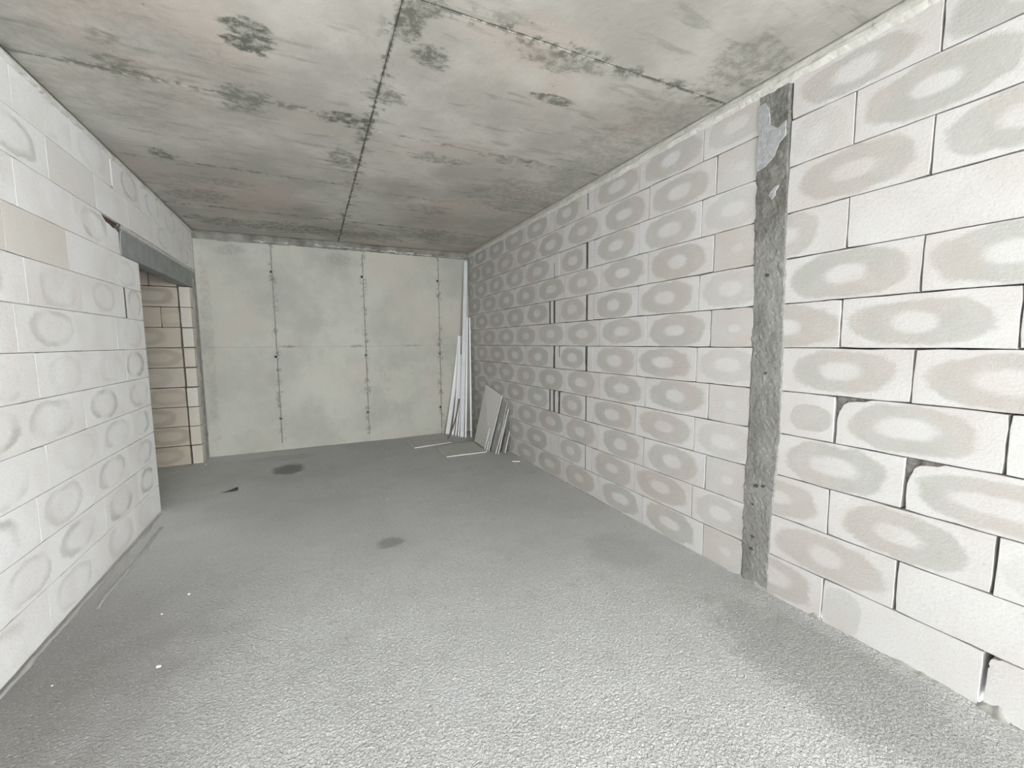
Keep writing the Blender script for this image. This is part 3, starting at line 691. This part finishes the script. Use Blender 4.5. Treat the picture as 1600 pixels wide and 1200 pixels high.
slab('gypsum_board', [(1.26, 5.90, 0.002), (1.83, 5.99, 0.002), (1.87, 6.62, 0.002), (1.22, 6.54, 0.002)], 0.0125, 'square grey gypsum board lying flat against the concrete end wall', 'board', G)
slab('gypsum_board', [(1.53, 5.24, 0.002), (2.09, 5.24, 0.002), (2.125, 5.86, 0.002), (1.55, 5.86, 0.002)], 0.0125, 'square gypsum board with white edge lying flat nearest the camera', 'board', G)
slab('gypsum_board', [(2.155, 5.91, 0.002), (2.135, 5.29, 0.002), (2.358, 5.31, 0.76), (2.362, 5.92, 0.87)], -0.0125, 'large grey gypsum board leaning on the block wall in the corner', 'board', G, M_CARD2)
slab('gypsum_board', [(2.165, 5.272, 0.002), (2.185, 5.15, 0.002), (2.366, 5.165, 0.66), (2.364, 5.29, 0.73)], -0.0125, 'narrow tall gypsum board strip leaning right of the large board', 'board', G, M_CARD2)
def lath(label, b, t, w, th, group=G, name='gypsum_strip'):
    """thin strip standing on b, leaning to t; w measured along the wall"""
    b = Vector(b); t = Vector(t); d = Vector((0, 1, 0)) * w
    return slab(name, [b, b - d, t - d, t], -th, label, 'board strip', group)
lath('short white gypsum strip leaning on the face of the large board', (2.085, 5.345, 0.002), (2.165, 5.345, 0.31), 0.02, 0.0125)
lath('very short white gypsum strip at the foot of the large board', (2.09, 5.285, 0.002), (2.125, 5.285, 0.14), 0.02, 0.0125)
lath('longest of the white-edged gypsum strips in front of the narrow board', (2.165, 5.135, 0.002), (2.33, 5.135, 0.53), 0.02, 0.0125)
lath('second white-edged gypsum strip tight against the narrow board', (2.190, 5.105, 0.002), (2.345, 5.105, 0.60), 0.022, 0.0125)
lath('grey gypsum strip leaning closest to the block wall, nearest the camera', (2.295, 5.20, 0.002), (2.368, 5.20, 0.29), 0.10, 0.0125)
slab('gypsum_scrap', [(2.20, 4.665, 0.002), (2.29, 4.625, 0.002), (2.335, 4.70, 0.002), (2.25, 4.75, 0.002)], 0.010, 'small gypsum scrap on the floor at the foot of the block wall', 'scrap')

# ------------------------------------------------------------------ long profiles leaning in the corner
def profile(label, mat, pts, w, d, face, group='long profiles leaning in the far corner', name='drywall_profile', th=0.0022):
    """channel section swept along a bent path; face = direction the web looks to"""
    P = [Vector(p) for p in pts]
    path = []
    if len(P) == 3:
        for i in range(13):
            t = i / 12; path.append(P[0] * (1 - t) ** 2 + P[1] * 2 * t * (1 - t) + P[2] * t * t)
    else: path = [P[0] + (P[1] - P[0]) * i / 4 for i in range(5)]
    face = Vector(face).normalized()
    hw = w / 2
    sec = [(-hw, -d), (-hw, 0), (hw, 0), (hw, -d), (hw - th, -d), (hw - th, -th), (-hw + th, -th), (-hw + th, -d)]
    v, f = [], []; base = path[0]
    for i, p in enumerate(path):
        tg = (path[min(i + 1, len(path) - 1)] - path[max(i - 1, 0)]).normalized()
        sd = tg.cross(face).normalized(); fr = sd.cross(tg).normalized()
        for a, b in sec:
            q = p + sd * a + fr * b
            if i == 0: q.z = path[0].z
            v.append(tuple(q - base))
    n = 8
    for i in range(len(path) - 1):
        for j in range(n): f.append((i * n + j, i * n + (j + 1) % n, (i + 1) * n + (j + 1) % n, (i + 1) * n + j))
    for k in (0, (len(path) - 1) * n):
        for q in ((0, 1, 6, 7), (1, 2, 5, 6), (2, 3, 4, 5)): f.append(tuple(k + x for x in q))
    me = mesh(name, v, f); bm = bmesh.new(); bm.from_mesh(me); bmesh.ops.recalc_face_normals(bm, faces=bm.faces); bm.to_mesh(me); bm.free()
    o = link(name, me, mat); o.location = base
    return tag(o, label, 'profile', group)
CAMF = (-0.38, -0.92, 0.0)
profile('tallest pale metal profile reaching the ceiling in the corner', M_STEEL, [(2.09, 6.29, 0.0015), (2.335, 6.655, 2.80)], 0.060, 0.024, CAMF)
profile('white profile right of the tallest one, cut at mid height', M_WHITE, [(2.135, 6.235, 0.0015), (2.325, 6.60, 1.90)], 0.026, 0.014, CAMF)
profile('thin white profile closest to the block wall', M_WHITE, [(2.215, 6.20, 0.0015), (2.352, 6.56, 1.89)], 0.024, 0.014, CAMF)
profile('broad white profile bowing furthest left from the bundle', M_WHITE, [(1.945, 6.60, 0.0015), (2.10, 6.63, 0.75), (2.215, 6.668, 1.60)], 0.062, 0.016, (-0.2, -0.98, 0))
profile('brown strip bowing across the white profiles', M_BROWN, [(1.835, 6.20, 0.0168), (1.99, 6.24, 0.25), (2.05, 6.27, 0.62)], 0.022, 0.010, CAMF, name='edging_strip')
profile('white profile second from the left in the bundle', M_WHITE, [(2.005, 6.50, 0.0015), (2.115, 6.52, 0.65), (2.185, 6.60, 1.45)], 0.036, 0.016, CAMF)
profile('white profile third from the left in the bundle', M_WHITE, [(2.035, 6.43, 0.0015), (2.125, 6.47, 0.6), (2.185, 6.55, 1.30)], 0.026, 0.014, CAMF)
profile('white profile directly left of the tallest one', M_WHITE, [(2.055, 6.36, 0.0015), (2.125, 6.42, 0.5), (2.178, 6.49, 1.15)], 0.022, 0.012, CAMF)

# ------------------------------------------------------------------ loose bits on the floor
sh = [(-0.075, -0.02), (-0.01, -0.022), (0.05, -0.015), (0.068, 0.01), (0.055, 0.045), (0.02, 0.02), (-0.03, -0.004)]
n = len(sh); v = [(x, y, 0.0) for x, y in sh] + [(x, y, 0.004 + 0.020 * max(0, x + 0.02) / 0.09) for x, y in sh]
f = [tuple(range(n - 1, -1, -1)), tuple(range(n, 2 * n))] + [(i, (i + 1) % n, (i + 1) % n + n, i + n) for i in range(n)]
o = link('plastic_shard', mesh('plastic_shard', v, f), M_BLACK); o.location = (-0.815, 5.01, 0.001); tag(o, 'black torn shard lying on the screed near the passage opening', 'shard')
def crumb(x, y, r, label, group):
    bm = bmesh.new(); bmesh.ops.create_icosphere(bm, subdivisions=2, radius=r)
    s = random.random() * 50
    for q in bm.verts:
        q.co *= 1 + 0.45 * mnoise.noise(q.co / r * 1.3 + Vector((s, 0, 0))); q.co.z *= 0.6
        q.co.x *= 1.2
    zmin = min(q.co.z for q in bm.verts)
    for q in bm.verts: q.co.z -= zmin
    me = bpy.data.meshes.new('mortar_crumb'); bm.to_mesh(me); bm.free()
    o = link('mortar_crumb', me, M_CRUMB); o.location = (x, y, 0.0005); o.rotation_euler = (0, 0, random.random() * 6)
    return tag(o, label, 'crumb', group)
GC = 'pale crumbs on the screed'
crumb(-0.82, 2.83, 0.006, 'tiny bright crumb on the screed beside the left wall', GC)
crumb(-0.73, 2.99, 0.008, 'oblong pale crumb on the screed above the tiny bright one', GC)
crumb(-0.71, 2.35, 0.010, 'largest pale crumb on the screed by the left wall', GC)
crumb(-1.10, 2.42, 0.004, 'tiny crumb closest to the foot of the left wall', GC)
crumb(-1.25, 6.26, 0.013, 'pale crumb at the foot of the block pier by the passage', GC)
for x, y, r, lb in ((1.53, 3.56, 0.008, 'pale crumb on the open floor closest to the ring-marked block wall'), (1.10, 3.60, 0.008, 'left one of two neighbouring pale crumbs in mid floor'),
                    (1.17, 3.60, 0.005, 'smaller right one of two neighbouring pale crumbs in mid floor'), (0.59, 4.06, 0.009, 'pale crumb on the screed beyond the small dark damp spot'),
                    (0.2, 4.6, 0.007, 'pale crumb on the screed in front of the large dark stain')):
    crumb(x, y, r, lb, GC)
